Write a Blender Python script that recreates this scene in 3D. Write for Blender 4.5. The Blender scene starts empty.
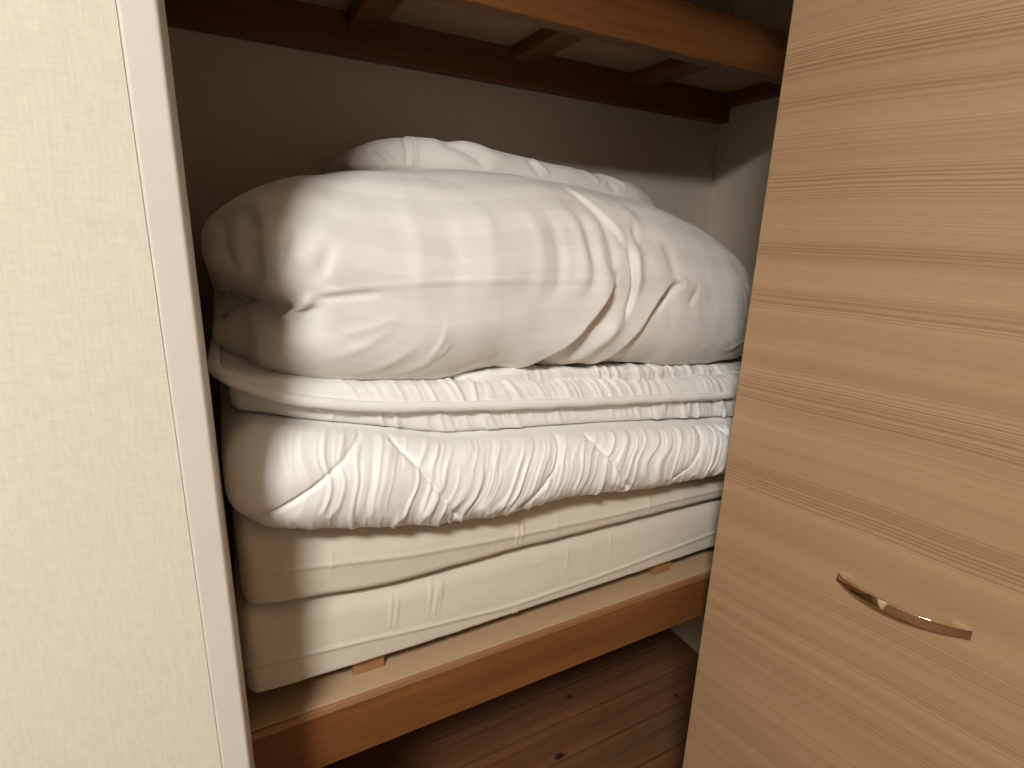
import bpy, bmesh, math
import numpy as np
from mathutils import Matrix, Vector

# ------------------------------------------------------------------ camera
ZC = 1.41                      # camera height above the floor
FPX = 539.6
YAW, PITCH, ROLL = [math.radians(a) for a in (28.275, -15.05, 1.854)]
scene = bpy.context.scene
col = scene.collection


def cam_matrix():
    cy, sy, cp, sp = math.cos(YAW), math.sin(YAW), math.cos(PITCH), math.sin(PITCH)
    fwd = Vector((sy * cp, cy * cp, sp))
    right = Vector((cy, -sy, 0))
    up = right.cross(fwd)
    cr, sr = math.cos(ROLL), math.sin(ROLL)
    r2 = cr * right + sr * up
    u2 = -sr * right + cr * up
    m = Matrix((r2, u2, -fwd)).transposed().to_4x4()
    m.translation = Vector((0, 0, ZC))
    return m


cam_data = bpy.data.cameras.new('camera')
cam_data.sensor_fit = 'HORIZONTAL'
cam_data.sensor_width = 36.0
cam_data.lens = FPX / 1024 * 36.0
cam_data.clip_start = 0.02
cam = bpy.data.objects.new('camera', cam_data)
cam.matrix_world = cam_matrix()
col.objects.link(cam)
scene.camera = cam

# ------------------------------------------------------------------ world / exposure
LAMP_POS = (-0.81, -0.76, ZC + 1.04)
LAMP_STRENGTH = 172.0
LAMP_RADIUS = 0.19
LAMP_COLOR = (1.0, 0.995, 0.965)
world = bpy.data.worlds.new('world')
scene.world = world
world.use_nodes = True
bg = world.node_tree.nodes['Background']
bg.inputs['Color'].default_value = (1.0, 0.9, 0.78, 1)
bg.inputs['Strength'].default_value = 0.0
scene.view_settings.view_transform = 'Standard'
scene.view_settings.look = 'None'
scene.view_settings.gamma = 1.0
scene.view_settings.use_curve_mapping = False
scene.view_settings.exposure = 0.0


# ------------------------------------------------------------------ helpers
def tag(o, label=None, cat=None, group=None, kind=None):
    if label: o['label'] = label
    if cat: o['category'] = cat
    if group: o['group'] = group
    if kind: o['kind'] = kind
    return o


def empty(name, loc=(0, 0, 0), rz=0.0):
    o = bpy.data.objects.new(name, None)
    o.empty_display_size = 0.05
    o.location = loc
    o.rotation_euler = (0, 0, rz)
    col.objects.link(o)
    return o


def link(name, me, m, parent=None, smooth=False, angle=None):
    if m is not None:
        me.materials.append(m)
    if smooth:
        me.polygons.foreach_set('use_smooth', [True] * len(me.polygons))
    o = bpy.data.objects.new(name, me)
    col.objects.link(o)
    if parent is not None:
        o.parent = parent
    return o


def box(name, p0, p1, m, parent=None, bevel=0.0, seg=2):
    """axis-aligned box from corner to corner, origin at the middle of its base"""
    bm = bmesh.new()
    c = [(a + b) / 2 for a, b in zip(p0, p1)]
    c[2] = min(p0[2], p1[2])
    bmesh.ops.create_cube(bm, size=1.0)
    for v in bm.verts:
        v.co = Vector([(p0[i] if v.co[i] < 0 else p1[i]) - c[i] for i in range(3)])
    if bevel > 0:
        bmesh.ops.bevel(bm, geom=list(bm.edges), offset=bevel, segments=seg, affect='EDGES', profile=0.5)
    bmesh.ops.recalc_face_normals(bm, faces=list(bm.faces))
    me = bpy.data.meshes.new(name)
    bm.to_mesh(me)
    bm.free()
    o = link(name, me, m, parent)
    o.location = c
    return o


def tube(name, pts, r, m, parent=None, seg=12):
    pts = np.asarray(pts, float)
    n = len(pts)
    t = np.gradient(pts, axis=0)
    t /= np.linalg.norm(t, axis=1)[:, None]
    upv = np.array([0, 0, 1.0])
    a = np.cross(t, upv)
    a /= np.linalg.norm(a, axis=1)[:, None]
    b = np.cross(a, t)
    th = np.linspace(0, 2 * np.pi, seg, endpoint=False)
    rr = np.full(n, r) if np.isscalar(r) else np.asarray(r)
    V = (pts[:, None] + rr[:, None, None] * (np.cos(th)[None, :, None] * a[:, None] + np.sin(th)[None, :, None] * b[:, None])).reshape(-1, 3)
    F = []
    for i in range(n - 1):
        for j in range(seg):
            k = (j + 1) % seg
            F.append((i * seg + j, i * seg + k, (i + 1) * seg + k, (i + 1) * seg + j))
    F.append(tuple(range(seg))[::-1])
    F.append(tuple((n - 1) * seg + j for j in range(seg)))
    me = bpy.data.meshes.new(name)
    me.from_pydata(V.tolist(), [], F)
    bm = bmesh.new(); bm.from_mesh(me)
    bmesh.ops.recalc_face_normals(bm, faces=list(bm.faces)); bm.to_mesh(me); bm.free()
    return link(name, me, m, parent, smooth=True)


# ------------------------------------------------------------------ node helpers
class NT:
    def __init__(self, name):
        self.m = bpy.data.materials.new(name)
        self.m.use_nodes = True
        self.t = self.m.node_tree
        self.b = self.t.nodes['Principled BSDF']

    def n(self, typ, **kw):
        nd = self.t.nodes.new(typ)
        for k, v in kw.items():
            if k.startswith('i_'):
                key = k[2:].replace('_', ' ')
                nd.inputs[key].default_value = v
            else:
                setattr(nd, k, v)
        return nd

    def l(self, a, b):
        self.t.links.new(a, b)

    def math(self, op, a, b=None, c=None):
        nd = self.t.nodes.new('ShaderNodeMath')
        nd.operation = op
        for i, v in enumerate((a, b, c)):
            if v is None: continue
            if isinstance(v, (int, float)): nd.inputs[i].default_value = v
            else: self.l(v, nd.inputs[i])
        return nd.outputs[0]

    def coords(self):
        return self.n('ShaderNodeTexCoord').outputs['Object']

    def mapping(self, src, scale=(1, 1, 1), loc=(0, 0, 0), rot=(0, 0, 0)):
        mp = self.n('ShaderNodeMapping')
        mp.inputs['Scale'].default_value = scale
        mp.inputs['Location'].default_value = loc
        mp.inputs['Rotation'].default_value = rot
        self.l(src, mp.inputs['Vector'])
        return mp.outputs['Vector']

    def noise(self, vec, scale=1.0, detail=2.0, rough=0.5, dist=0.0):
        nd = self.n('ShaderNodeTexNoise')
        nd.inputs['Scale'].default_value = scale
        nd.inputs['Detail'].default_value = detail
        nd.inputs['Roughness'].default_value = rough
        nd.inputs['Distortion'].default_value = dist
        self.l(vec, nd.inputs['Vector'])
        return nd.outputs['Fac']

    def noise1(self, w, scale=1.0, detail=2.0, rough=0.5):
        nd = self.n('ShaderNodeTexNoise', noise_dimensions='1D')
        nd.inputs['Scale'].default_value = scale
        nd.inputs['Detail'].default_value = detail
        nd.inputs['Roughness'].default_value = rough
        self.l(w, nd.inputs['W'])
        return nd.outputs['Fac']

    def ramp(self, fac, stops):
        r = self.n('ShaderNodeValToRGB')
        els = r.color_ramp.elements
        while len(els) < len(stops): els.new(0.5)
        for e, (p, c) in zip(els, stops):
            e.position = p
            e.color = (*c, 1) if len(c) == 3 else c
        self.l(fac, r.inputs['Fac'])
        return r.outputs['Color']

    def mix(self, fac, a, b, mode='MIX'):
        nd = self.n('ShaderNodeMix', data_type='RGBA', blend_type=mode)
        for key, v in ((0, fac), (6, a), (7, b)):
            s = nd.inputs[key]
            if isinstance(v, (int, float)): s.default_value = v
            elif isinstance(v, tuple): s.default_value = (*v, 1)
            else: self.l(v, s)
        return nd.outputs[2]

    def bump(self, h, strength=0.2, dist=0.001):
        nd = self.n('ShaderNodeBump')
        nd.inputs['Strength'].default_value = strength
        nd.inputs['Distance'].default_value = dist
        self.l(h, nd.inputs['Height'])
        self.l(nd.outputs['Normal'], self.b.inputs['Normal'])

    def set(self, color=None, rough=0.6, metal=0.0, spec=0.5, sheen=0.0):
        if color is not None:
            if isinstance(color, tuple): self.b.inputs['Base Color'].default_value = (*color, 1)
            else: self.l(color, self.b.inputs['Base Color'])
        self.b.inputs['Roughness'].default_value = rough
        self.b.inputs['Metallic'].default_value = metal
        self.b.inputs['Specular IOR Level'].default_value = spec
        if sheen:
            self.b.inputs['Sheen Weight'].default_value = sheen
            self.b.inputs['Sheen Roughness'].default_value = 0.5
        return self.m


def mat_wallpaper(name, c, amt=0.10, strength=0.35):
    t = NT(name); P = t.coords()
    v = t.noise(t.mapping(P, (620, 620, 70)), 1.0, 2, 0.6)
    h = t.noise(t.mapping(P, (80, 80, 560)), 1.0, 2, 0.6)
    w = t.math('ADD', t.math('MULTIPLY', v, 0.55), t.math('MULTIPLY', h, 0.45))
    big = t.noise(P, 9.0, 3, 0.6)
    lo = tuple(x * (1 - amt) for x in c); hi = tuple(min(1, x * (1 + amt * 0.55)) for x in c)
    cc = t.mix(t.math('MULTIPLY', big, 0.5), t.ramp(w, [(0.36, lo), (0.62, hi)]), c)
    t.bump(w, strength, 0.0012)
    return t.set(cc, 0.85, spec=0.25)


def mat_plain(name, c, rough=0.5, spec=0.5, metal=0.0, grain=0.03, scale=60):
    t = NT(name); P = t.coords()
    nz = t.noise(P, scale, 3, 0.6)
    lo = tuple(x * (1 - grain) for x in c); hi = tuple(min(1, x * (1 + grain)) for x in c)
    return t.set(t.ramp(nz, [(0.3, lo), (0.7, hi)]), rough, metal, spec)


def mat_wood(name, dark, light, axis=0, fine=240.0, rough=0.45, knots=(), spec=0.4):
    """straight-grained timber, grain along `axis` of the object"""
    t = NT(name); P = t.coords()
    sc = [26.0, 26.0, 26.0]; sc[axis] = 1.6
    warp = t.noise(t.mapping(P, tuple(s * 0.25 for s in sc)), 1.0, 2, 0.5)
    fs = [fine, fine, fine]; fs[axis] = 4.0
    f = t.noise(t.mapping(P, tuple(fs)), 1.0, 3, 0.6)
    g = t.noise(t.mapping(P, tuple(sc)), 1.0, 4, 0.6, 0.8)
    a = t.math('ADD', t.math('MULTIPLY', g, 0.6), t.math('MULTIPLY', f, 0.3))
    a = t.math('ADD', a, t.math('MULTIPLY', warp, 0.15))
    c = t.ramp(a, [(0.33, dark), (0.72, light)])
    for (kx, ky, kz, r) in knots:
        d = t.n('ShaderNodeVectorMath', operation='DISTANCE')
        t.l(t.mapping(P, (0.6, 1, 1), (-0.6 * kx, -ky, -kz)), d.inputs[0])
        k = t.ramp(t.math('DIVIDE', d.outputs['Value'], r), [(0.5, (1, 1, 1)), (1.0, (0, 0, 0))])
        c = t.mix(k, c, tuple(x * 0.30 for x in dark))
    t.bump(f, 0.12, 0.0008)
    return t.set(c, rough, spec=spec)


def mat_door():
    t = NT('door_laminate'); P = t.coords()
    sep = t.n('ShaderNodeSeparateXYZ'); t.l(P, sep.inputs[0])
    z = sep.outputs['Z']; u = sep.outputs['X']
    wob = t.noise(t.mapping(P, (3.0, 3.0, 4.0)), 1.0, 2, 0.45)
    w = t.math('ADD', z, t.math('MULTIPLY', t.math('SUBTRACT', wob, 0.5), 0.016))
    w = t.math('ADD', w, t.math('MULTIPLY', u, 0.012))
    band = t.noise1(w, 13.0, 2, 0.55)
    tone = t.noise1(t.math('ADD', w, 3.7), 26.0, 3, 0.6)
    ph = t.math('ADD', t.math('MULTIPLY', w, 1300.0), t.math('MULTIPLY', t.noise1(w, 34.0, 2, 0.5), 22.0))
    line = t.math('ADD', t.math('MULTIPLY', t.math('SINE', ph), 0.5), 0.5)
    pore = t.noise(t.mapping(P, (55, 55, 900)), 1.0, 2, 0.6)
    bmask = t.ramp(band, [(0.46, (0.10,) * 3), (0.62, (1, 1, 1))])
    base = t.ramp(tone, [(0.30, (0.395, 0.240, 0.130)), (0.70, (0.485, 0.315, 0.178))])
    lmask = t.math('MULTIPLY', bmask, t.ramp(line, [(0.25, (0, 0, 0)), (0.95, (1, 1, 1))]))
    c = t.mix(t.math('MULTIPLY', lmask, 0.75), base, (0.27, 0.145, 0.068))
    c = t.mix(t.ramp(pore, [(0.42, (0.16,) * 3), (0.62, (0, 0, 0))]), c, (0.29, 0.165, 0.085))
    t.bump(pore, 0.10, 0.0006)
    return t.set(c, 0.36, spec=0.6)


def mat_fabric(name, c, weave=1500.0, amt=0.04, stripe=None, strength=0.15, rough=0.85, sheen=0.15):
    """woven cotton; stripe=(period, contrast) uses the mesh attribute arc_length for satin stripes"""
    t = NT(name); P = t.coords()
    a = t.noise(t.mapping(P, (weave, weave, weave * 0.2)), 1.0, 1, 0.5)
    b = t.noise(t.mapping(P, (weave * 0.2, weave, weave)), 1.0, 1, 0.5)
    w = t.math('ADD', t.math('MULTIPLY', a, 0.5), t.math('MULTIPLY', b, 0.5))
    lo = tuple(x * (1 - amt) for x in c)
    cc = t.ramp(w, [(0.35, lo), (0.65, c)])
    if stripe:
        at = t.n('ShaderNodeAttribute', attribute_name='arc_length')
        s = t.math('FRACT', t.math('DIVIDE', at.outputs['Fac'], stripe[0]))
        sm = t.ramp(s, [(0.0, (0, 0, 0)), (0.04, (1, 1, 1)), (0.5, (1, 1, 1)), (0.54, (0, 0, 0))])
        cc = t.mix(t.math('MULTIPLY', sm, stripe[1]), cc, tuple(x * 0.80 for x in c))
        r = t.math('SUBTRACT', rough, t.math('MULTIPLY', sm, 0.2))
        m = t.set(cc, rough, spec=0.3, sheen=sheen)
        t.l(r, t.b.inputs['Roughness'])
    else:
        m = t.set(cc, rough, spec=0.25, sheen=sheen)
    t.bump(w, strength, 0.0005)
    return m


M = {
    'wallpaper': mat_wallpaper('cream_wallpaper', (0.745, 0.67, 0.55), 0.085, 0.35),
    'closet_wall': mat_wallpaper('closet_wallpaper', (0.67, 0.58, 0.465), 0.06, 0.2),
    'trim': mat_plain('painted_trim', (0.70, 0.635, 0.56), 0.45, 0.4, grain=0.012),
    'caulk': mat_plain('cream_caulk', (0.82, 0.75, 0.60), 0.6),
    'ceiling': mat_plain('ceiling_paper', (0.70, 0.63, 0.52), 0.9, 0.2),
    'rail': mat_wood('stained_rail', (0.125, 0.042, 0.0105), (0.275, 0.108, 0.031), 0, 200),
    'rail_y': mat_wood('stained_rail_deep', (0.125, 0.042, 0.0105), (0.275, 0.108, 0.031), 1, 200),
    'lip': mat_wood('shelf_lip_wood', (0.25, 0.115, 0.045), (0.38, 0.20, 0.095), 0, 160),
    'plywood': mat_wood('plywood', (0.43, 0.285, 0.16), (0.52, 0.36, 0.215), 0, 120, 0.6),
    'slat': mat_wood('slat_wood', (0.27, 0.125, 0.048), (0.40, 0.21, 0.09), 0, 200, 0.55),
    'slat_y': mat_wood('bearer_wood', (0.27, 0.125, 0.048), (0.40, 0.21, 0.09), 1, 200, 0.55),
    'door': mat_door(),
    'gold': mat_plain('champagne_metal', (0.83, 0.70, 0.53), 0.07, 0.5, 1.0, 0.005),
    'hinge': mat_plain('hinge_steel', (0.6, 0.58, 0.54), 0.3, 0.5, 1.0),
    'room_floor': mat_wood('room_floor_wood', (0.11, 0.055, 0.026), (0.19, 0.10, 0.05), 0, 160, 0.4),
    'cream_futon': mat_fabric('cream_ticking', (0.70, 0.618, 0.505), 900, 0.05, (0.0052, 0.22)),
    'cream_futon_b': mat_fabric('cream_cotton', (0.70, 0.618, 0.505), 900, 0.05),
    'quilt': mat_fabric('white_quilt_cotton', (0.90, 0.875, 0.825), 1500, 0.02, None, 0.06, 0.46, 0.1),
    'pad': mat_fabric('white_pad_cotton', (0.88, 0.855, 0.80), 1500, 0.03, None, 0.08, 0.65, 0.1),
    'duvet': mat_fabric('striped_sateen', (0.86, 0.825, 0.76), 1500, 0.02, (0.056, 0.25), 0.06, 0.62, 0.15),
    'pillow': mat_fabric('pillow_cotton', (0.86, 0.825, 0.76), 1500, 0.02, None, 0.06, 0.7, 0.15),
}


def Z(z):
    return z + ZC


# ------------------------------------------------------------------ the room
YW = 0.50         # room face of the closet wall
YI = 0.618        # closet face of that wall
XJ0, XJ1 = -0.021, 0.985     # clear opening
TW = 0.025        # trim width
HEAD = 1.985
XL, XR, YB = -0.075, 1.38, 1.29   # closet inside
RX0, RX1, RY0, CEIL = -3.0, 1.75, -3.6, 2.50


def struct(o, label, cat):
    return tag(o, label, cat, kind='structure')


struct(box('floor', (RX0, RY0, -0.06), (RX1, YI, 0.0), M['room_floor']), 'brown wooden floor of the room before the closet', 'floor')
struct(box('ceiling', (RX0, RY0, CEIL), (RX1, YB + 0.1, CEIL + 0.08), M['ceiling']), 'plain off-white ceiling over room and closet', 'ceiling')
struct(box('wall_left', (RX0 - 0.1, RY0, 0), (RX0, YI, CEIL), M['wallpaper']), 'cream papered side wall of the room facing the folded door', 'wall')
struct(box('wall_right', (RX1, RY0, 0), (RX1 + 0.1, YI, CEIL), M['wallpaper']), 'cream papered side wall of the room behind the folded door', 'wall')
struct(box('wall_back', (RX0, RY0 - 0.1, 0), (RX1, RY0, CEIL), M['wallpaper']), 'cream papered wall of the room opposite the closet', 'wall')

wf = empty('wall_front', (0, YW, 0))
struct(wf, 'cream textured wallpaper wall beside the closet opening', 'wall')
for nm, a, b in (('wall_panel', (RX0, YW, 0), (XJ0 - TW, YI, CEIL)),
                 ('wall_panel', (XJ1 + TW, YW, 0), (RX1, YI, CEIL)),
                 ('wall_panel', (XJ0 - TW, YW, HEAD + TW), (XJ1 + TW, YI, CEIL))):
    o = box(nm, a, b, M['wallpaper'], wf)
    o.location.y -= YW


def jamb(name, x0, x1, inner, label):
    root = empty(name, ((x0 + x1) / 2, YW, 0))
    struct(root, label, 'door frame')
    o = box('jamb_board', (x0, YW - 0.0015, 0), (x1, YI, HEAD + TW), M['trim'], root, 0.0028, 3)
    o.location = (0, (YI - YW) / 2, 0)
    xo = x0 if inner > 0 else x1
    c = tube('caulk_bead', [(xo - (x0 + x1) / 2, -0.0010, z) for z in np.linspace(0.0, HEAD, 12)], 0.0019, M['caulk'], root, 8)
    return root


jamb('trim_1', XJ0 - TW, XJ0, 1, 'slim off-white painted closet frame post beside the textured wall')
jamb('trim_2', XJ1, XJ1 + TW, -1, 'slim off-white painted closet frame post behind the folded door')
struct(box('trim_3', (XJ0 + 0.0005, YW - 0.0015, HEAD), (XJ1 - 0.0005, YI, HEAD + TW), M['trim'], None, 0.002), 'off-white painted head piece above the closet opening', 'door frame')

# closet shell
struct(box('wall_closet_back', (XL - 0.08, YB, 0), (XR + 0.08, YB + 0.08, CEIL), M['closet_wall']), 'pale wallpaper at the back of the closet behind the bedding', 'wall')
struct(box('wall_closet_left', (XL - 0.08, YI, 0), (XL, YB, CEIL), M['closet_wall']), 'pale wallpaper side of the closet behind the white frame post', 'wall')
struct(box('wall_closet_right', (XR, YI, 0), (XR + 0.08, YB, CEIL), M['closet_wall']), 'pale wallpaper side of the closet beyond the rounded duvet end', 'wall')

fc = empty('floor_closet', (0.65, 0.95, -0.03))
struct(fc, 'dark knotty pine plank floor under the bedding shelf', 'floor')
PLANK = 0.1085
y = YB - 0.001
i = 0
while y > YI + 0.01:
    y0 = max(y - PLANK + 0.0048, YI + 0.002)
    kn = {1: ((0.207, 0.0105, 0, 0.008),), 2: ((0.066, -0.040, 0, 0.012), (0.52, -0.03, 0, 0.005))}.get(i, ())
    mm = mat_wood('pine_plank_%d' % i, (0.120 + 0.012 * (i % 3), 0.050, 0.019), (0.27 + 0.016 * ((i * 2) % 3), 0.130, 0.054), 0, 150, 0.55,
                  tuple((a, b, 0.03, r) for a, b, c_, r in kn))
    o = box('plank', (XL, y0, -0.03), (XR, y, 0.0), mm, fc, 0.0018, 2)
    o.location = ((XL + XR) / 2 - 0.65, (y0 + y) / 2 - 0.95, 0)
    y -= PLANK
    i += 1

# ------------------------------------------------------------------ the shelves
S = -0.607
sh = empty('closet_shelf', (0.65, 0.64, Z(S - 0.099)))
tag(sh, 'brown stained closet shelf carrying the stacked futons', 'shelf')


def part(root, name, a, b, m, bevel=0.0, seg=2):
    o = box(name, a, b, m, root, bevel, seg)
    o.location = Vector(o.location) - Vector(root.location)
    return o


part(sh, 'front_rail', (XL, 0.620, Z(S - 0.099)), (XR, 0.660, Z(S - 0.0045)), M['rail'], 0.0022, 3)
part(sh, 'edge_lip', (XL, 0.6185, Z(S - 0.0125)), (XR, 0.6235, Z(S - 0.0015)), M['lip'], 0.0012)
part(sh, 'shelf_board', (XL, 0.6235, Z(S - 0.0045)), (XR, YB, Z(S)), M['plywood'], 0.001)
part(sh, 'rear_rail', (XL, YB - 0.035, Z(S - 0.07)), (XR, YB, Z(S - 0.0045)), M['rail'], 0.002)
for x in (0.28, 0.64, 1.0):
    part(sh, 'joist', (x, 0.660, Z(S - 0.045)), (x + 0.045, YB - 0.035, Z(S - 0.0045)), M['rail_y'], 0.001)

us = empty('pillow_shelf', (0.65, 1.07, Z(0.354)))
tag(us, 'dark brown half-depth upper shelf with joists under its board', 'shelf')
part(us, 'front_rail', (XL, 0.887, Z(0.354)), (XR, 0.920, Z(0.4435)), M['rail'], 0.003, 3)
part(us, 'rear_rail', (XL, 1.256, Z(0.354)), (XR, YB, Z(0.430)), M['rail'], 0.002)
part(us, 'side_rail', (XR - 0.03, 0.920, Z(0.394)), (XR, 1.256, Z(0.430)), M['rail_y'], 0.002)
part(us, 'side_rail', (XL, 0.920, Z(0.394)), (XL + 0.03, 1.256, Z(0.430)), M['rail_y'], 0.002)
for x in (0.272, 0.643, 1.000):
    part(us, 'joist', (x, 0.920, Z(0.400)), (x + 0.060, 1.256, Z(0.430)), M['rail_y'], 0.002)
part(us, 'shelf_board', (XL, 0.920, Z(0.430)), (XR, YB, Z(0.4355)), M['plywood'])

# slatted base under the futons
SB = -0.575        # top of the slats
sl = empty('slatted_base', (0.45, 0.95, Z(S)))
tag(sl, 'low slatted wooden base under the bottom cream mattress', 'bed base')
for x0, x1 in ((0.112, 0.157), (0.667, 0.712)):
    part(sl, 'bearer', (x0, 0.655, Z(S + 0.0005)), (x1, 1.24, Z(S + 0.021)), M['slat_y'], 0.0015)
ys = 0.668
for k in range(7):
    part(sl, 'slat', (-0.01, ys, Z(S + 0.021)), (0.94, ys + 0.062, Z(SB - 0.001)), M['slat'], 0.0015)
    ys += 0.084

# ------------------------------------------------------------------ soft bedding
rng = np.random.RandomState(7)
TAB = rng.rand(256, 256) * 2 - 1


def vnoise(x, y, seed=0):
    x = np.asarray(x) + seed * 17.31
    y = np.asarray(y) + seed * 9.77
    xi, yi = np.floor(x).astype(int), np.floor(y).astype(int)
    fx, fy = x - xi, y - yi
    fx = fx * fx * fx * (fx * (fx * 6 - 15) + 10)
    fy = fy * fy * fy * (fy * (fy * 6 - 15) + 10)
    g = lambda a, b: TAB[a & 255, b & 255]
    return (g(xi, yi) * (1 - fx) + g(xi + 1, yi) * fx) * (1 - fy) + (g(xi, yi + 1) * (1 - fx) + g(xi + 1, yi + 1) * fx) * fy


def fbm(x, y, seed=0, octv=3):
    s = 0; a = 1.0
    for k in range(octv):
        s = s + a * vnoise(x * 2 ** k, y * 2 ** k, seed + k * 3)
        a *= 0.5
    return s / 1.75


def curve(x, pts, smooth=0.02):
    """interpolated and smoothed curve through (x, value) points"""
    px, pv = np.array(pts, float).T
    g = np.arange(-0.4, 1.8, 0.002)
    v = np.interp(g, px, pv)
    if smooth > 0:
        k = np.exp(-0.5 * (np.arange(-60, 61) * 0.002 / smooth) ** 2)
        v = np.convolve(np.pad(v, 60, mode='edge'), k / k.sum(), 'valid')
    return np.interp(x, g, v)


def sstep(a, b, v):
    t = np.clip((v - a) / (b - a), 0, 1)
    return t * t * (3 - 2 * t)


def poly_dist(px, pz, poly):
    """signed distance to a polyline, and the position 0..1 along it"""
    poly = np.array(poly, float)
    seg = np.diff(poly, axis=0)
    L = np.hypot(seg[:, 0], seg[:, 1])
    cum = np.concatenate([[0], np.cumsum(L)])
    best = np.full(px.shape, 1e9); sd = np.zeros(px.shape); al = np.zeros(px.shape)
    for i in range(len(seg)):
        dx, dz = px - poly[i, 0], pz - poly[i, 1]
        t = np.clip((dx * seg[i, 0] + dz * seg[i, 1]) / (L[i] ** 2), 0, 1)
        ex, ez = dx - t * seg[i, 0], dz - t * seg[i, 1]
        d = np.hypot(ex, ez)
        s = np.sign(seg[i, 0] * dz - seg[i, 1] * dx)
        m = d < best
        best = np.where(m, d, best); sd = np.where(m, d * np.where(s == 0, 1, s), sd)
        al = np.where(m, (cum[i] + t * L[i]) / cum[-1], al)
    return sd, al


def spline(pts, n=24):
    """Catmull-Rom through the points"""
    p = np.array(pts, float)
    if len(p) < 3: return p
    q = np.vstack([2 * p[0] - p[1], p, 2 * p[-1] - p[-2]])
    out = []
    for i in range(1, len(q) - 2):
        for t in np.linspace(0, 1, max(3, n // (len(p) - 1)), endpoint=False):
            out.append(0.5 * ((2 * q[i]) + (-q[i - 1] + q[i + 1]) * t + (2 * q[i - 1] - 5 * q[i] + 4 * q[i + 1] - q[i + 2]) * t ** 2
                              + (-q[i - 1] + 3 * q[i] - 3 * q[i + 1] + q[i + 2]) * t ** 3))
    out.append(p[-1])
    return np.array(out)


def groove(X, Zr, pts, w, amp, taper=0.25, spl=True):
    """gaussian groove (amp<0) or ridge (amp>0) along a line on the front"""
    sd, al = poly_dist(X, Zr, spline(pts) if spl else pts)
    ends = np.clip(np.minimum(al, 1 - al) / taper, 0, 1) if taper > 0 else 1.0
    return amp * np.exp(-(sd / w) ** 2) * (ends if taper <= 0 else sstep(0, 1, ends) )


def lap(X, Zr, pts, amp, wp, wn, neg=0.5, taper=0.25):
    """overlapping fold: left side (positive) stands proud, right side sinks in"""
    sd, al = poly_dist(X, Zr, spline(pts))
    ends = sstep(0, 1, np.clip(np.minimum(al, 1 - al) / taper, 0, 1))
    edge = np.tanh(sd / 0.0022)
    pos = np.exp(-np.maximum(sd, 0) / wp); ng = np.exp(-np.maximum(-sd, 0) / wn)
    return ends * amp * np.where(sd > 0, pos, -neg * ng) * np.abs(edge)


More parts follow.
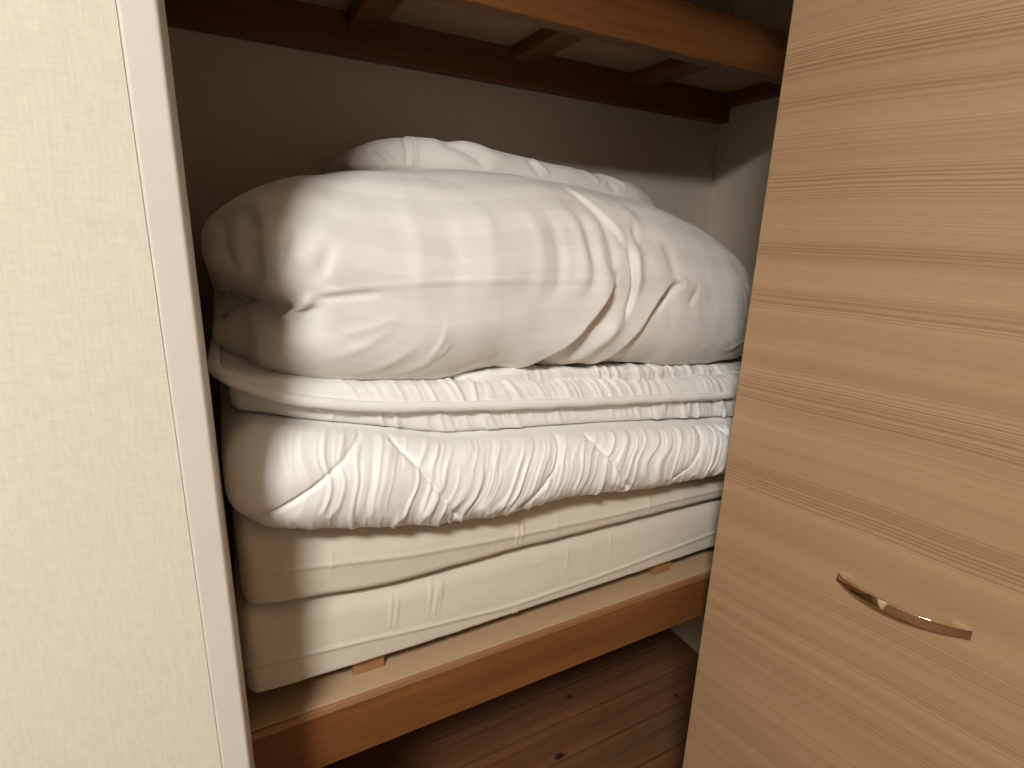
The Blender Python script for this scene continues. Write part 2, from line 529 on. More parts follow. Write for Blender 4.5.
def soft(name, m, parent, x0, x1, yf, yb, zb, zt, rft, rfb, rb=0.02, re=0.02, disp=None, step=0.0022, nfront=46, ncorner=26, ntop=46, origin=(0, 0, 0)):
    """stuffed slab: rounded section in depth/height swept along the closet's width"""
    nin = max(8, int((x1 - x0 - 2 * re) / step))
    ce = 1 - np.cos(np.linspace(0, np.pi / 2, 18))
    xs = np.concatenate([x0 + re * ce[:-1], np.linspace(x0 + re, x1 - re, nin), (x1 - re * ce[:-1])[::-1]])
    e = np.minimum(np.minimum(xs - x0, x1 - xs), re)
    ins = re - np.sqrt(np.maximum(re ** 2 - (re - e) ** 2, 0))
    ev = lambda f: f(xs) if callable(f) else np.full_like(xs, f)
    YF, YBk, ZB, ZT = ev(yf) + ins, ev(yb) - ins, ev(zb), ev(zt)
    h = ZT - ZB
    iv = np.minimum(ins, h * 0.46)
    ZB = ZB + iv; ZT = ZT - iv
    h = ZT - ZB
    RT, RB_ = np.minimum(ev(rft), h * 0.97), np.minimum(ev(rfb), h * 0.97)
    sc = np.minimum(1.0, h * 0.995 / np.maximum(RT + RB_, 1e-6))
    RT, RB_ = RT * sc, RB_ * sc
    RK = np.minimum(rb, h * 0.45)
    cols_y, cols_z = [], []

    def add(y, z):
        cols_y.append(y); cols_z.append(z)
    for t in np.linspace(0, 1, 8, endpoint=False):          # bottom, back to front
        add(YBk - RK + (YF + RB_ - YBk + RK) * t, ZB)
    for a in np.linspace(0, np.pi / 2, ncorner, endpoint=False):   # lower front roll
        add(YF + RB_ - RB_ * np.sin(a), ZB + RB_ - RB_ * np.cos(a))
    for t in np.linspace(0, 1, nfront, endpoint=False):
        add(YF, ZB + RB_ + (ZT - RT - ZB - RB_) * t)
    for a in np.linspace(0, np.pi / 2, ncorner, endpoint=False):   # upper front roll
        add(YF + RT - RT * np.cos(a), ZT - RT + RT * np.sin(a))
    for t in np.linspace(0, 1, ntop, endpoint=False):
        add(YF + RT + (YBk - RK - YF - RT) * t ** 1.5, ZT)
    for a in np.linspace(0, np.pi / 2, 8, endpoint=False):
        add(YBk - RK + RK * np.sin(a), ZT - RK + RK * np.cos(a))
    for t in np.linspace(0, 1, 6, endpoint=False):
        add(YBk, ZT - RK + (ZB + RK - ZT + RK) * t)
    for a in np.linspace(0, np.pi / 2, 8, endpoint=False):
        add(YBk - RK + RK * np.cos(a), ZB + RK - RK * np.sin(a))
    Yg = np.stack(cols_y, 1); Zg = np.stack(cols_z, 1)      # (nx, ns)
    Xg = np.repeat(xs[:, None], Yg.shape[1], 1)
    P = np.stack([Xg, Yg, Zg], 2)
    ds = np.hypot(np.diff(Yg, axis=1), np.diff(Zg, axis=1))
    arc = np.concatenate([np.zeros((len(xs), 1)), np.cumsum(ds, 1)], 1)
    arc = arc - arc[:, 8:9]                                  # 0 where the front starts
    if disp is not None:
        for d in (disp if isinstance(disp, (list, tuple)) else [disp]):
            dx = np.gradient(P, axis=0)
            dsv = (np.roll(P, -1, 1) - np.roll(P, 1, 1))
            N = np.cross(dx, dsv)
            N /= np.maximum(np.linalg.norm(N, axis=2), 1e-12)[..., None]
            amt = d(P[..., 0], P[..., 1], P[..., 2], arc, N)
            P = P + N * amt[..., None] if amt.ndim == 2 else P + amt
    nx, ns = Xg.shape
    V = (P + np.array([0, 0, ZC]) - np.array(origin)).reshape(-1, 3)
    ii, jj = np.meshgrid(np.arange(nx - 1), np.arange(ns), indexing='ij')
    j2 = (jj + 1) % ns
    F = np.stack([ii * ns + jj, (ii + 1) * ns + jj, (ii + 1) * ns + j2, ii * ns + j2], 2).reshape(-1, 4)
    me = bpy.data.meshes.new(name)
    c0, c1 = V[:ns].mean(0), V[-ns:].mean(0)
    nv = len(V)
    V = np.vstack([V, c0, c1])
    j = np.arange(ns); jn = (j + 1) % ns
    T = np.vstack([np.stack([np.full(ns, nv), j, jn], 1), np.stack([np.full(ns, nv + 1), (nx - 1) * ns + jn, (nx - 1) * ns + j], 1)])
    me.vertices.add(len(V)); me.vertices.foreach_set('co', V.ravel())
    nl = F.size + T.size
    me.loops.add(nl)
    me.loops.foreach_set('vertex_index', np.concatenate([F.ravel(), T.ravel()]).astype(np.int32))
    me.polygons.add(len(F) + len(T))
    st = np.concatenate([np.arange(len(F)) * 4, F.size + np.arange(len(T)) * 3]).astype(np.int32)
    me.polygons.foreach_set('loop_start', st)
    me.update(calc_edges=True)
    at = me.attributes.new('arc_length', 'FLOAT', 'POINT')
    at.data.foreach_set('value', np.concatenate([arc.ravel(), [0, 0]]).astype(np.float32))
    me.validate()
    # make the surface face outwards
    n0 = me.polygons[(nx // 2) * ns + 30].normal
    if n0.y > 0:
        me.flip_normals()
    return link(name, me, m, parent, smooth=True)


FR = lambda N: sstep(-0.05, 0.45, -N[..., 1])     # 1 on the side that faces the room

# ---- bottom mattress
F1_T = [(-0.1, -0.444), (0.0, -0.447), (0.15, -0.463), (0.35, -0.462), (0.55, -0.465), (0.8, -0.468), (1.1, -0.468)]
F1_SEAM = [(-0.05, -0.526), (0.1, -0.534), (0.34, -0.555), (0.536, -0.553), (0.82, -0.538), (1.1, -0.53)]
f1_t = lambda x: curve(x, F1_T)


def d_f1(X, Y, Zr, s, N):
    f = FR(N)
    seam = curve(X, F1_SEAM)
    d = 0.0022 * np.exp(-((Zr - seam) / 0.0035) ** 2) * f
    d += -0.010 * sstep(0.0, 0.075, Zr - seam) * f * sstep(-0.02, 0.03, X)
    d += 0.0014 * fbm(X * 7, Zr * 14, 3) + 0.0006 * fbm(X * 40, Zr * 18, 5)
    for cx, sl_, a, z0 in ((0.165, 0.12, 1, -0.50), (0.172, 0.2, 0.8, -0.51), (0.222, 0.15, 1, -0.50), (0.232, 0.25, 1.2, -0.505), (0.239, 0.2, 0.9, -0.50), (0.36, 0.1, 0.8, -0.565),
                           (0.366, 0.1, 0.8, -0.565), (0.46, 0.1, 0.5, -0.50), (0.55, 0.1, 0.5, -0.50)):
        d += a * 0.0024 * np.exp(-((X - cx - sl_ * (Zr - z0)) / 0.0022) ** 2) * np.exp(-((Zr - z0) / 0.022) ** 2) * f
    return d


o = soft('folded_mattress', M['cream_futon'], None, -0.022, 0.98, lambda x: curve(x, [(-0.05, 0.645), (0.02, 0.638), (0.2, 0.634), (0.9, 0.640)]), 1.25, SB + 0.0005, f1_t, 0.035, 0.008, 0.02, 0.016, d_f1)
tag(o, 'thick cream ticking mattress at the bottom of the bedding stack', 'mattress')

# ---- second mattress
Q_B = [(px_ * 0.91, pz_ * 0.91 - 0.010) for px_, pz_ in ((-0.05, -0.336), (-0.02, -0.340), (0.03, -0.366), (0.16, -0.389), (0.27, -0.406), (0.35, -0.413), (0.415, -0.407), (0.506, -0.405), (0.644, -0.427), (0.843, -0.434), (1.2, -0.44))]
F2_SEAM = [(-0.05, -0.395), (0.009, -0.398), (0.185, -0.420), (0.343, -0.433), (0.533, -0.441), (0.82, -0.446), (1.1, -0.45)]
f2_t = lambda x: curve(x, Q_B) + 0.004


def d_f2(X, Y, Zr, s, N):
    f = FR(N)
    seam = curve(X, F2_SEAM)
    d = 0.0018 * np.exp(-((Zr - seam) / 0.004) ** 2) * f
    d += -0.014 * sstep(0.0, 0.05, Zr - seam) * f * sstep(-0.014, 0.03, X)
    d += 0.0016 * fbm(X * 8, Zr * 16, 13) + 0.0006 * fbm(X * 45, Zr * 14, 15)
    for cx, a in ((0.09, 0.6), (0.36, 1), (0.368, 1), (0.43, 0.7), (0.62, 0.8), (0.70, 0.6)):
        d += a * 0.0018 * np.exp(-((X - cx - 0.1 * (Zr - seam)) / 0.0022) ** 2) * np.exp(-((Zr - seam) / 0.02) ** 2) * f
    return d


o = soft('folded_mattress', M['cream_futon_b'], None, -0.014, 0.98, lambda x: curve(x, [(-0.05, 0.650), (0.02, 0.638), (0.2, 0.634), (0.9, 0.638)]), 1.25, lambda x: f1_t(x) + 0.001, f2_t, 0.03, 0.012, 0.02, 0.015, d_f2)
tag(o, 'thinner plain cream mattress just under the puffy gathered futon', 'mattress')

# ---- puffy gathered futon
Q_T = [(px_ * 0.956, pz_ * 0.956 - 0.0115) for px_, pz_ in ((-0.05, -0.205), (0.004, -0.200), (0.06, -0.212), (0.11, -0.224), (0.17, -0.238), (0.256, -0.261), (0.348, -0.268), (0.534, -0.282), (0.855, -0.312), (1.2, -0.33))]
q_t = lambda x: curve(x, Q_T)
q_b = lambda x: curve(x, Q_B) + 0.003
STITCH = [[(px_ * 0.89, pz_ * 0.89) for px_, pz_ in line] for line in [[(-0.01, -0.352), (0.06, -0.315), (0.165, -0.247)], [(0.165, -0.247), (0.215, -0.305), (0.275, -0.402)],
          [(0.375, -0.412), (0.43, -0.350), (0.478, -0.280)], [(0.478, -0.276), (0.52, -0.315), (0.60, -0.42)],
          [(0.695, -0.425), (0.745, -0.385), (0.80, -0.312)], [(0.80, -0.310), (0.86, -0.365), (0.90, -0.43)]]]


def d_q(X, Y, Zr, s, N):
    f = FR(N)
    # vertical gathers, bent and broken up, deepest where the stitching pulls
    zt, zb = q_t(X), q_b(X)
    v = np.clip((Zr - zb) / (zt - zb), 0, 1)
    bend = 0.018 * np.sin(v * np.pi) + 0.03 * (v - 0.5) * vnoise(X * 5, v * 1.3, 41) + 0.010 * vnoise(X * 14, v * 3.0, 42) - 0.02 * (v - 0.5)
    u = X + bend
    g1 = 1 - np.abs(vnoise(u * 62, v * 1.3, 21)) * 2.0
    g2 = 1 - np.abs(vnoise(u * 118, v * 2.0, 22)) * 2.0
    g3 = 1 - np.abs(vnoise(u * 34, v * 0.9, 23)) * 2.0
    env = (0.35 + 0.65 * sstep(0.0, 0.16, X)) * (0.65 + 0.5 * vnoise(X * 9, v * 2, 24))
    g = 0.0040 * np.maximum(g1, 0) ** 1.5 + 0.0019 * np.maximum(g2, 0) + 0.0030 * g3 * 0.6
    d = g * env * f * sstep(0.0, 0.12, v) * (1 - 0.3 * sstep(0.9, 1.0, v))
    for st in STITCH:
        d += groove(X, Zr, st, 0.0030, -0.0042, 0.06) * f
        d += groove(X, Zr, st, 0.014, -0.0030, 0.06) * f
        d += groove(X, Zr - 0.0032, st, 0.0014, 0.0012, 0.06) * f
    d += 0.003 * fbm(X * 6, Zr * 8, 25)
    return d


o = soft('folded_futon', M['quilt'], None, -0.0195, 0.99, lambda x: curve(x, [(-0.05, 0.590), (0.0, 0.582), (0.05, 0.578), (0.3, 0.580), (0.9, 0.588)]), 1.24, q_b, q_t,
         lambda x: 0.46 * (q_t(x) - q_b(x)), lambda x: 0.50 * (q_t(x) - q_b(x)), 0.05, 0.04, d_q, step=0.0016, nfront=40, ncorner=52)
tag(o, 'puffy white quilted futon with gathered front and diagonal stitching', 'futon')

# ---- thin bound pad, folded
PIPE = [(px_ * 0.97, pz_ * 0.97) for px_, pz_ in ((-0.05, -0.147), (-0.02, -0.152), (0.0, -0.166), (0.025, -0.180), (0.08, -0.197), (0.164, -0.213), (0.337, -0.231), (0.486, -0.243), (0.82, -0.268), (1.2, -0.285))]
pipe_z = lambda x: curve(x, PIPE, 0.008)
pad = empty('mattress_pad', (0.45, 0.95, Z(-0.26)))
tag(pad, 'thin white quilted pad with bound edge folded between futon and duvet', 'mattress pad')
ORG = tuple(pad.location)


def d_pad(seed, amp=1.0, pinch=()):
    def fn(X, Y, Zr, s, N):
        u = X + 0.35 * (Zr - pipe_z(X)) + 0.008 * vnoise(X * 20, s * 20, seed)
        g = np.maximum(1 - np.abs(vnoise(u * 48, s * 9, seed + 1)) * 2.2, 0) ** 1.3
        g2 = np.maximum(1 - np.abs(vnoise(u * 95, s * 12, seed + 2)) * 2.2, 0)
        m = sstep(0.02, 0.14, X) * (0.6 + 0.6 * vnoise(X * 10, s * 4, seed + 4))
        d = amp * (0.0026 * g + 0.0012 * g2) * m + 0.002 * fbm(X * 9, s * 9, seed + 5)
        for p in pinch:
            d = d - 0.006 * np.exp(-((X - p - 0.8 * (Zr - pipe_z(X))) / 0.006) ** 2)
        return d * sstep(-0.6, -0.1, N[..., 2] + 0.35)
    return fn


soft('lower_layer', M['pad'], pad, -0.004, 0.985, lambda x: curve(x, [(-0.05, 0.685), (0.0, 0.668), (0.06, 0.650), (0.9, 0.650)]), 1.23, lambda x: q_t(x) + 0.000, lambda x: np.maximum(pipe_z(x) - 0.004, q_t(x) + 0.012),
     0.012, 0.016, 0.012, 0.012, d_pad(51, 2.5), nfront=16, ncorner=16, ntop=20, origin=ORG)
up_t = lambda x: pipe_z(x) + curve(x, [(-0.05, -0.002), (-0.02, 0.0), (0.01, 0.012), (0.05, 0.021), (0.3, 0.027), (1.0, 0.026)])
soft('upper_layer', M['pad'], pad, -0.013, 0.985, lambda x: curve(x, [(-0.05, 0.666), (0.0, 0.652), (0.06, 0.642), (0.9, 0.644)]), 1.23, lambda x: pipe_z(x) - 0.004, up_t,
     0.022, 0.004, 0.010, 0.010, d_pad(61, 2.5), nfront=10, ncorner=30, ntop=30, origin=ORG)
px = np.linspace(0.0, 0.975, 160)
py = curve(px, [(-0.05, 0.652), (0.0, 0.649), (0.06, 0.638), (0.9, 0.640)])
corner = np.array([(-0.015, 0.86), (-0.016, 0.80), (-0.017, 0.74), (-0.0175, 0.70), (-0.0165, 0.677), (-0.013, 0.663), (-0.007, 0.654)])
px = np.concatenate([corner[:, 0], px]); py = np.concatenate([corner[:, 1], py])
tube('bound_edge', np.stack([px - ORG[0], py - ORG[1], pipe_z(px) + 0.0005 * np.sin(px * 90) + ZC - ORG[2]], 1),
     0.0068 * (1 + 0.06 * vnoise(px * 60, px * 0, 77)), M['pad'], pad, 14)
tp_b = lambda x: up_t(x) - 0.002
tp_t = lambda x: up_t(x) + curve(x, [(0.25, 0.008), (0.30, 0.010), (0.36, 0.018), (0.6, 0.018), (0.75, 0.014), (1.0, 0.012)])
soft('top_layer', M['pad'], pad, 0.272, 0.98, lambda x: curve(x, [(0.26, 0.685), (0.32, 0.666), (0.6, 0.664), (0.78, 0.682), (1.0, 0.70)]), 1.22, tp_b, tp_t,
     0.008, 0.006, 0.006, 0.008, d_pad(71, 1.6), nfront=8, ncorner=14, ntop=20, origin=ORG)

# ---- duvet
D_T = [(-0.06, -0.05), (-0.035, -0.015), (-0.01, 0.015), (0.03, 0.044), (0.09, 0.070), (0.18, 0.088), (0.28, 0.097), (0.42, 0.100), (0.56, 0.088), (0.68, 0.072), (0.78, 0.046),
       (0.87, 0.006), (0.94, -0.042), (0.99, -0.09), (1.02, -0.13), (1.05, -0.16)]
D_B = [(px_ * 0.965, pz_ * 0.965) for px_, pz_ in ((-0.06, -0.166), (0.02, -0.171), (0.07, -0.183), (0.15, -0.199), (0.25, -0.208), (0.32, -0.201), (0.38, -0.193), (0.53, -0.197), (0.70, -0.218), (0.85, -0.232), (1.2, -0.245))]
D_F = [(-0.06, 0.80), (-0.035, 0.775), (-0.005, 0.735), (0.02, 0.700), (0.05, 0.656), (0.1, 0.642), (0.3, 0.634), (0.6, 0.640), (0.8, 0.656), (0.9, 0.69), (0.98, 0.75), (1.05, 0.80)]
d_t = lambda x: curve(x, D_T, 0.012)
d_b = lambda x: curve(x, D_B)


def d_duvet_a(X, Y, Zr, s, N):
    """big shapes: the fold mouth at the left end and the laps across the front"""
    f = FR(N)
    f2 = sstep(-0.2, 0.2, -N[..., 1] - 0.8 * N[..., 0])
    zg = -0.086 + 0.022 * sstep(0.06, 0.20, X)
    a = 0.050 * (1 - sstep(-0.02, 0.12, X)) + 0.0015 * (1 - sstep(0.05, 0.4, X))
    d = -a * np.exp(-(np.abs(Zr - zg) / (0.020)) ** 1.3) * f2
    # upper roll bulges, lower panel is flatter
    d += 0.012 * np.exp(-((Zr + 0.02) / 0.05) ** 2) * np.exp(-((X - 0.09) / 0.07) ** 2) * f
    d += 0.006 * np.exp(-((Zr + 0.135) / 0.035) ** 2) * np.exp(-((X - 0.16) / 0.12) ** 2) * f
    d += 0.010 * fbm(X * 4.2, s * 4.5, 81) * sstep(0.02, 0.2, X)
    # laps
    d += lap(X, Zr, [(0.34, -0.192), (0.420, -0.150), (0.470, -0.105), (0.497, -0.068), (0.520, -0.035)], 0.014, 0.045, 0.022, 0.8, 0.18) * f
    d += lap(X, Zr, [(0.485, -0.20), (0.520, -0.175), (0.560, -0.135), (0.600, -0.085), (0.640, -0.055)], 0.009, 0.030, 0.022, 0.8, 0.2) * f
    return d


def d_duvet_c(X, Y, Zr, s, N):
    """the left end is tucked in: the front panels stop and a deeper layer shows behind them"""
    f = sstep(-0.3, 0.2, -N[..., 1] - 0.6 * N[..., 0])
    low = 1 - sstep(-0.100, -0.085, Zr)
    edge = 0.024 - 0.03 * (Zr + 0.13)
    back = 0.030 * (1 - sstep(-0.006, 0.006, X - edge)) * low
    edge_u = curve(Zr, [(-0.09, 0.046), (-0.06, 0.034), (-0.02, 0.028), (0.03, 0.040), (0.06, 0.06)], 0.01)
    back = back + 0.020 * (1 - sstep(-0.006, 0.006, X - edge_u)) * (1 - low) * (1 - sstep(0.015, 0.045, Zr))
    return np.stack([np.zeros_like(X), back * f * (1 - sstep(0.05, 0.12, X)), np.zeros_like(X)], 2)


def d_duvet_b(X, Y, Zr, s, N):
    f = FR(N)
    d = np.zeros_like(X)
    # long vertical crease where the cover is pulled
    d += lap(X, Zr, [(0.475, 0.085), (0.500, 0.050), (0.530, 0.012), (0.541, -0.015)], 0.0045, 0.034, 0.018, 0.8, 0.3) * f
    d += groove(X, Zr, [(0.541, 0.0), (0.546, -0.03), (0.544, -0.075), (0.530, -0.12)], 0.0045, -0.008, 0.3) * f
    d += groove(X, Zr, [(0.560, 0.02), (0.557, -0.03), (0.552, -0.08)], 0.010, 0.006, 0.3) * f
    d += groove(X, Zr, [(0.50, 0.075), (0.53, 0.052), (0.565, 0.045), (0.60, 0.02)], 0.013, 0.005, 0.35) * f
    d += groove(X, Zr, [(0.578, 0.038), (0.566, 0.015), (0.558, -0.02)], 0.007, -0.0035, 0.4) * f
    d += groove(X, Zr, [(0.62, 0.01), (0.635, -0.03), (0.64, -0.06)], 0.012, -0.004, 0.4) * f
    # soft pulls left of the crease
    for x0, a, w, dx in ((0.365, 0.0026, 0.012, 0.02), (0.395, -0.0034, 0.010, 0.02), (0.425, 0.0034, 0.013, 0.03), (0.450, -0.0036, 0.009, 0.02), (0.475, 0.003, 0.010, 0.015), (0.50, -0.003, 0.008, 0.01),
                         (0.30, 0.0018, 0.014, 0.01), (0.215, 0.002, 0.013, 0.0), (0.26, -0.0018, 0.012, 0.0)):
        d += groove(X, Zr, [(x0, 0.055), (x0 + dx, 0.015), (x0 + dx * 0.8, -0.05), (x0 - 0.01, -0.085)], w, a, 0.35) * f
    # seam line running from the fold mouth
    d += groove(X, Zr, [(0.085, -0.067), (0.15, -0.060), (0.25, -0.054), (0.40, -0.052), (0.535, -0.053)], 0.0026, 0.0022, 0.06) * f
    d += groove(X, Zr, [(0.085, -0.074), (0.12, -0.070), (0.17, -0.066)], 0.004, -0.0030, 0.3) * f
    # left end: puckers around the mouth
    d += groove(X, Zr, [(0.050, -0.100), (0.072, -0.088), (0.092, -0.066)], 0.0060, 0.0075, 0.25) * f
    d += groove(X, Zr, [(0.035, -0.097), (0.060, -0.091), (0.073, -0.080)], 0.0035, -0.012, 0.3) * f
    d += groove(X, Zr, [(0.042, 0.030), (0.030, -0.015), (0.036, -0.065)], 0.008, -0.016, 0.3)
    d += groove(X, Zr, [(0.075, 0.012), (0.062, -0.015), (0.056, -0.04)], 0.007, -0.006, 0.35) * f
    d += groove(X, Zr, [(0.115, 0.0), (0.105, -0.03), (0.09, -0.055)], 0.010, -0.0035, 0.35) * f
    d += groove(X, Zr, [(0.010, 0.02), (0.005, -0.02), (0.018, -0.055)], 0.006, -0.006, 0.3)
    # oblique ripples on the lower panel
    for p in ([(0.09, -0.145), (0.14, -0.130), (0.19, -0.100)], [(0.12, -0.170), (0.17, -0.155), (0.22, -0.120)], [(0.16, -0.178), (0.215, -0.16), (0.245, -0.125), (0.255, -0.10)], [(0.10, -0.115), (0.15, -0.108), (0.2, -0.09)]):
        d += groove(X, Zr, p, 0.0065, 0.0017, 0.4) * f
    for p in ([(0.222, -0.150), (0.240, -0.125), (0.246, -0.10)], [(0.236, -0.152), (0.252, -0.128)]):
        d += groove(X, Zr, p, 0.0035, 0.0012, 0.35) * f
    # belly between the laps
    for p, a in (([(0.45, -0.17), (0.50, -0.14), (0.535, -0.095)], 0.006), ([(0.47, -0.13), (0.50, -0.105), (0.525, -0.07)], -0.004), ([(0.40, -0.187), (0.46, -0.172), (0.50, -0.155)], 0.004)):
        d += groove(X, Zr, p, 0.011, a, 0.35) * f
    # knot of small creases and the pulls right of it
    d += groove(X, Zr, [(0.665, -0.060), (0.640, -0.064), (0.615, -0.085), (0.595, -0.115)], 0.0055, -0.006, 0.35) * f
    d += groove(X, Zr, [(0.640, -0.052), (0.655, -0.057), (0.668, -0.066)], 0.0035, 0.0035, 0.3) * f
    d += groove(X, Zr, [(0.695, -0.060), (0.680, -0.082), (0.662, -0.10)], 0.007, -0.0028, 0.4) * f
    for p in ([(0.835, -0.07), (0.84, -0.10), (0.85, -0.13)], [(0.855, -0.06), (0.858, -0.10)], [(0.82, -0.13), (0.85, -0.15), (0.87, -0.14)], [(0.79, -0.185), (0.83, -0.175), (0.87, -0.155)], [(0.80, -0.20), (0.85, -0.19), (0.89, -0.17)]):
        d += groove(X, Zr, p, 0.005, 0.0026, 0.35)
    d += 0.0020 * fbm(X * 15 + s * 5, s * 5, 87) * sstep(0.05, 0.2, X) * f
    d += 0.0012 * fbm(X * 22, s * 16, 85) * sstep(0.0, 0.1, X)
    return d


o = soft('folded_duvet', M['duvet'], None, -0.020, 1.045, lambda x: curve(x, D_F, 0.012), 1.25, d_b, d_t, lambda x: 0.60 * (d_t(x) - d_b(x)), lambda x: curve(x, [(0, 0.04), (0.12, 0.075), (0.3, 0.095), (0.45, 0.07), (0.7, 0.08), (1.0, 0.08)]),
         0.06, 0.014, [d_duvet_a, d_duvet_c, d_duvet_b], step=0.0017, nfront=110, ncorner=70, ntop=50)
tag(o, 'big white satin-striped duvet folded on top of the stack', 'duvet')

# ---- pillow lying on the duvet
P_T = [(0.19, 0.112), (0.21, 0.135), (0.25, 0.154), (0.31, 0.166), (0.38, 0.167), (0.48, 0.158), (0.60, 0.145), (0.72, 0.134), (0.80, 0.125), (0.85, 0.108), (0.88, 0.090)]
P_B = [(0.19, 0.100), (0.3, 0.101), (0.45, 0.102), (0.60, 0.090), (0.75, 0.062), (0.91, 0.040)]


def d_pillow(X, Y, Zr, s, N):
    up = sstep(-0.3, 0.3, N[..., 2] - 0.5 * N[..., 1])
    d = 0.006 * fbm(X * 7, s * 7, 91) * up
    for p, a, w in (([(0.30, 0.17), (0.298, 0.15), (0.297, 0.11)], -0.006, 0.006), ([(0.307, 0.17), (0.305, 0.15), (0.304, 0.11)], 0.004, 0.0035), ([(0.316, 0.17), (0.313, 0.14), (0.311, 0.11)], 0.002, 0.002),
                    ([(0.25, 0.15), (0.262, 0.13), (0.275, 0.115)], -0.006, 0.004), ([(0.235, 0.14), (0.25, 0.125), (0.262, 0.11)], -0.006, 0.004), ([(0.35, 0.165), (0.40, 0.15), (0.45, 0.12)], -0.006, 0.011), ([(0.38, 0.17), (0.43, 0.155), (0.50, 0.13)], 0.004, 0.012),
                    ([(0.545, 0.152), (0.56, 0.135), (0.58, 0.12)], 0.004, 0.005), ([(0.53, 0.15), (0.545, 0.13), (0.56, 0.115)], -0.003, 0.006), ([(0.66, 0.14), (0.69, 0.125), (0.70, 0.11)], 0.003, 0.005), ([(0.70, 0.138), (0.76, 0.12), (0.77, 0.10)], 0.004, 0.004), ([(0.72, 0.12), (0.745, 0.10)], -0.003, 0.008)):
        d += groove(X, Zr, p, w, a, 0.25) * up
    return d


p_t = lambda x: curve(x, P_T, 0.008)
p_b = lambda x: curve(x, P_B, 0.01)
o = soft('pillow', M['pillow'], None, 0.205, 0.880, lambda x: curve(x, [(0.19, 1.0), (0.25, 0.955), (0.4, 0.94), (0.8, 0.95), (0.9, 0.98)]), 1.24, p_b, p_t, lambda x: 0.6 * (p_t(x) - p_b(x)), lambda x: 0.35 * (p_t(x) - p_b(x)),
         0.03, 0.014, d_pillow, step=0.0025, nfront=24, ncorner=34, ntop=40)
tag(o, 'white cotton pillow lying behind the top of the duvet', 'pillow')

# ------------------------------------------------------------------ folding door
DANG = math.radians(12.0)
DW, DT, DH = 0.48, 0.028, 1.955
P0 = (0.707, 0.56)
door = empty('door_1', (P0[0], P0[1], 0.012))
struct(door, 'light wood-grain folding closet door with gold bow handle', 'door')


def panel_box(name, x0, x1, y0, y1):
    bm = bmesh.new()
    bmesh.ops.create_cube(bm, size=1.0)
    for v in bm.verts:
        v.co = Vector((x0 if v.co.x < 0 else x1, y0 if v.co.y < 0 else y1, 0.0 if v.co.z < 0 else DH))
    bmesh.ops.bevel(bm, geom=list(bm.edges), offset=0.0012, segments=2, affect='EDGES')
    bmesh.ops.recalc_face_normals(bm, faces=list(bm.faces))
    me = bpy.data.meshes.new(name); bm.to_mesh(me); bm.free()
    return me


# local x runs from the track end to the fold, local -y is the room-side face
pb = link('door_panel', panel_box('door_panel', 0, DW, 0, DT), M['door'], door)
pb.rotation_euler = (0, 0, -(math.pi / 2 - DANG))
u = Vector((math.sin(DANG), -math.cos(DANG))); nrm = Vector((math.cos(DANG), math.sin(DANG)))
fold = Vector(P0) + DW * u + DT * nrm
pa = link('door_panel', panel_box('door_panel', 0, DW, 0, DT), M['door'], door)
ax = fold.x + 0.001
# mirror image of the first panel about the fold
start = Vector((2 * ax - P0[0], P0[1]))
pa.rotation_euler = (0, 0, -(math.pi / 2 + DANG))
off = Vector((math.cos(-(math.pi / 2 + DANG) + math.pi / 2), math.sin(-(math.pi / 2 + DANG) + math.pi / 2))) * DT
pa.location = (start.x - off.x - P0[0], start.y - off.y - P0[1], 0)
for zz in (0.25, 1.0, 1.75):
    hn = tube('hinge', [(fold.x - P0[0], fold.y - P0[1] - 0.002, zz - 0.03), (fold.x - P0[0] + 0.0001, fold.y - P0[1] - 0.002, zz), (fold.x - P0[0], fold.y - P0[1] - 0.002, zz + 0.03)], 0.004, M['hinge'], door, 10)


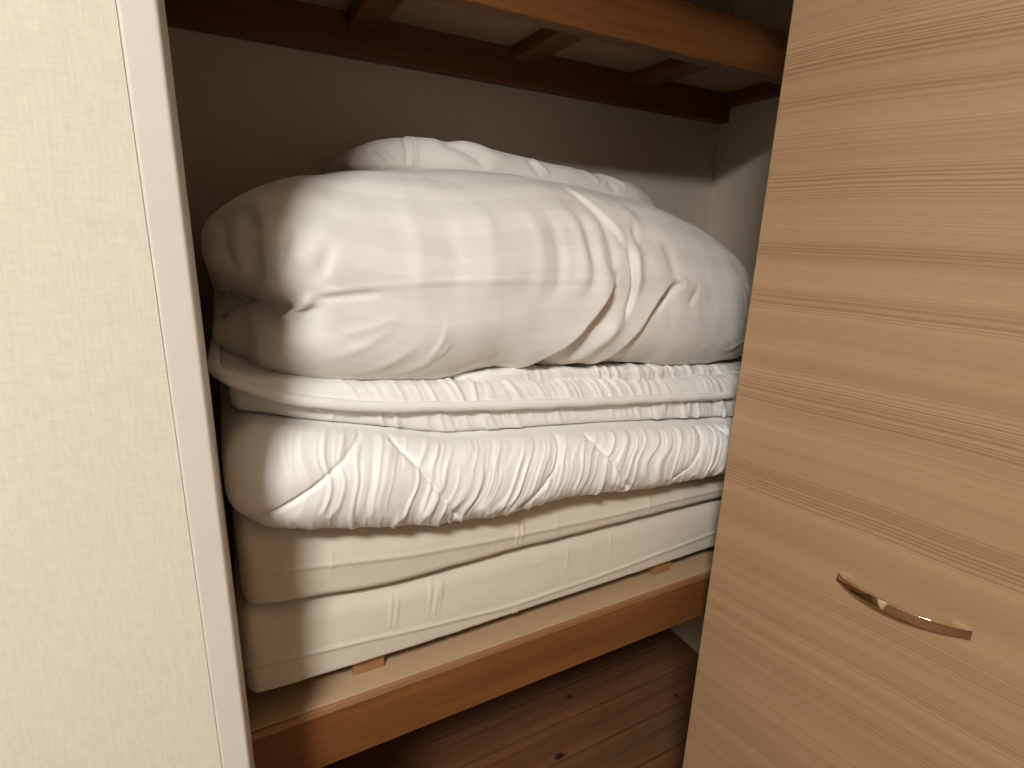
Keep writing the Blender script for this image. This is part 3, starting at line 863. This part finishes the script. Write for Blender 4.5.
def bow_handle():
    u0, u1, h, th, zh = 0.187, 0.341, 0.0235, 0.0035, 0.0135
    zc = ZC - 0.456 - 0.012
    L = u1 - u0
    R = (L * L / 4 + h * h) / (2 * h)
    n = 40
    outer = []
    for k in range(n + 1):
        x = -L / 2 + L * k / n
        outer.append((x, -(math.sqrt(R * R - x * x) - (R - h))))
    Li = L - 0.036
    inner = []
    for k in range(n + 1):
        x = Li / 2 - Li * k / n
        tt = abs(2 * x / Li)
        yo = -(math.sqrt(R * R - x * x) - (R - h)) + th
        inner.append((x, min(0.0, yo + 0.0) if tt < 0.94 else min(0.0, yo * (1 - (tt - 0.94) / 0.06))))
    loop = outer + inner
    bm = bmesh.new()
    lo = [bm.verts.new((x, y_, -zh / 2)) for x, y_ in loop]
    hi = [bm.verts.new((x, y_, zh / 2)) for x, y_ in loop]
    m_ = len(loop)
    nn = n + 1
    for k in range(m_):
        k2 = (k + 1) % m_
        bm.faces.new((lo[k], lo[k2], hi[k2], hi[k]))
    # caps: strip between outer and inner arcs
    for ring, flip in ((lo, True), (hi, False)):
        for k in range(n):
            a, b = ring[k], ring[k + 1]
            c, d = ring[m_ - 1 - (k + 1)], ring[m_ - 1 - k]
            fc_ = (a, b, c, d)
            bm.faces.new(fc_[::-1] if flip else fc_)
    bmesh.ops.remove_doubles(bm, verts=list(bm.verts), dist=1e-6)
    bm.normal_update()
    sharp = [e for e in bm.edges if len(e.link_faces) == 2 and abs(abs(e.link_faces[0].normal.z) - abs(e.link_faces[1].normal.z)) > 0.5
             and max(e.verts[0].co.y, e.verts[1].co.y) < -0.0012]
    bmesh.ops.bevel(bm, geom=sharp, offset=0.0010, segments=3, affect='EDGES', profile=0.5)
    bmesh.ops.recalc_face_normals(bm, faces=list(bm.faces))
    me = bpy.data.meshes.new('handle'); bm.to_mesh(me); bm.free()
    o_ = link('handle', me, M['gold'], pb)
    o_.location = ((u0 + u1) / 2, 0.0, zc)
    o_['label'] = 'gold polished bow handle'
    me.polygons.foreach_set('use_smooth', [True] * len(me.polygons))
    ed = o_.modifiers.new('edges', 'EDGE_SPLIT'); ed.split_angle = math.radians(35)
    return o_


bow_handle()

# ------------------------------------------------------------------ ceiling lamp that lights the room
lamp = empty('ceiling_light', (LAMP_POS[0], LAMP_POS[1], CEIL))
tag(lamp, 'round flat ceiling light in the room before the closet', 'ceiling light')


def disc(name, r0, r1, z0, z1, m, parent, seg=48):
    bm = bmesh.new()
    bmesh.ops.create_cone(bm, cap_ends=True, segments=seg, radius1=r0, radius2=r1, depth=z1 - z0)
    for v in bm.verts: v.co.z += (z0 + z1) / 2
    me = bpy.data.meshes.new(name); bm.to_mesh(me); bm.free()
    return link(name, me, m, parent)


disc('lamp_base', LAMP_RADIUS + 0.03, LAMP_RADIUS + 0.03, -0.025, 0.0, M['trim'], lamp)
te = NT('lamp_glow')
te.b.inputs['Base Color'].default_value = (0.9, 0.88, 0.84, 1)
te.b.inputs['Emission Color'].default_value = (*LAMP_COLOR, 1)
te.b.inputs['Emission Strength'].default_value = LAMP_STRENGTH
disc('diffuser', LAMP_RADIUS * 0.96, LAMP_RADIUS, -0.05, -0.0255, te.m, lamp)
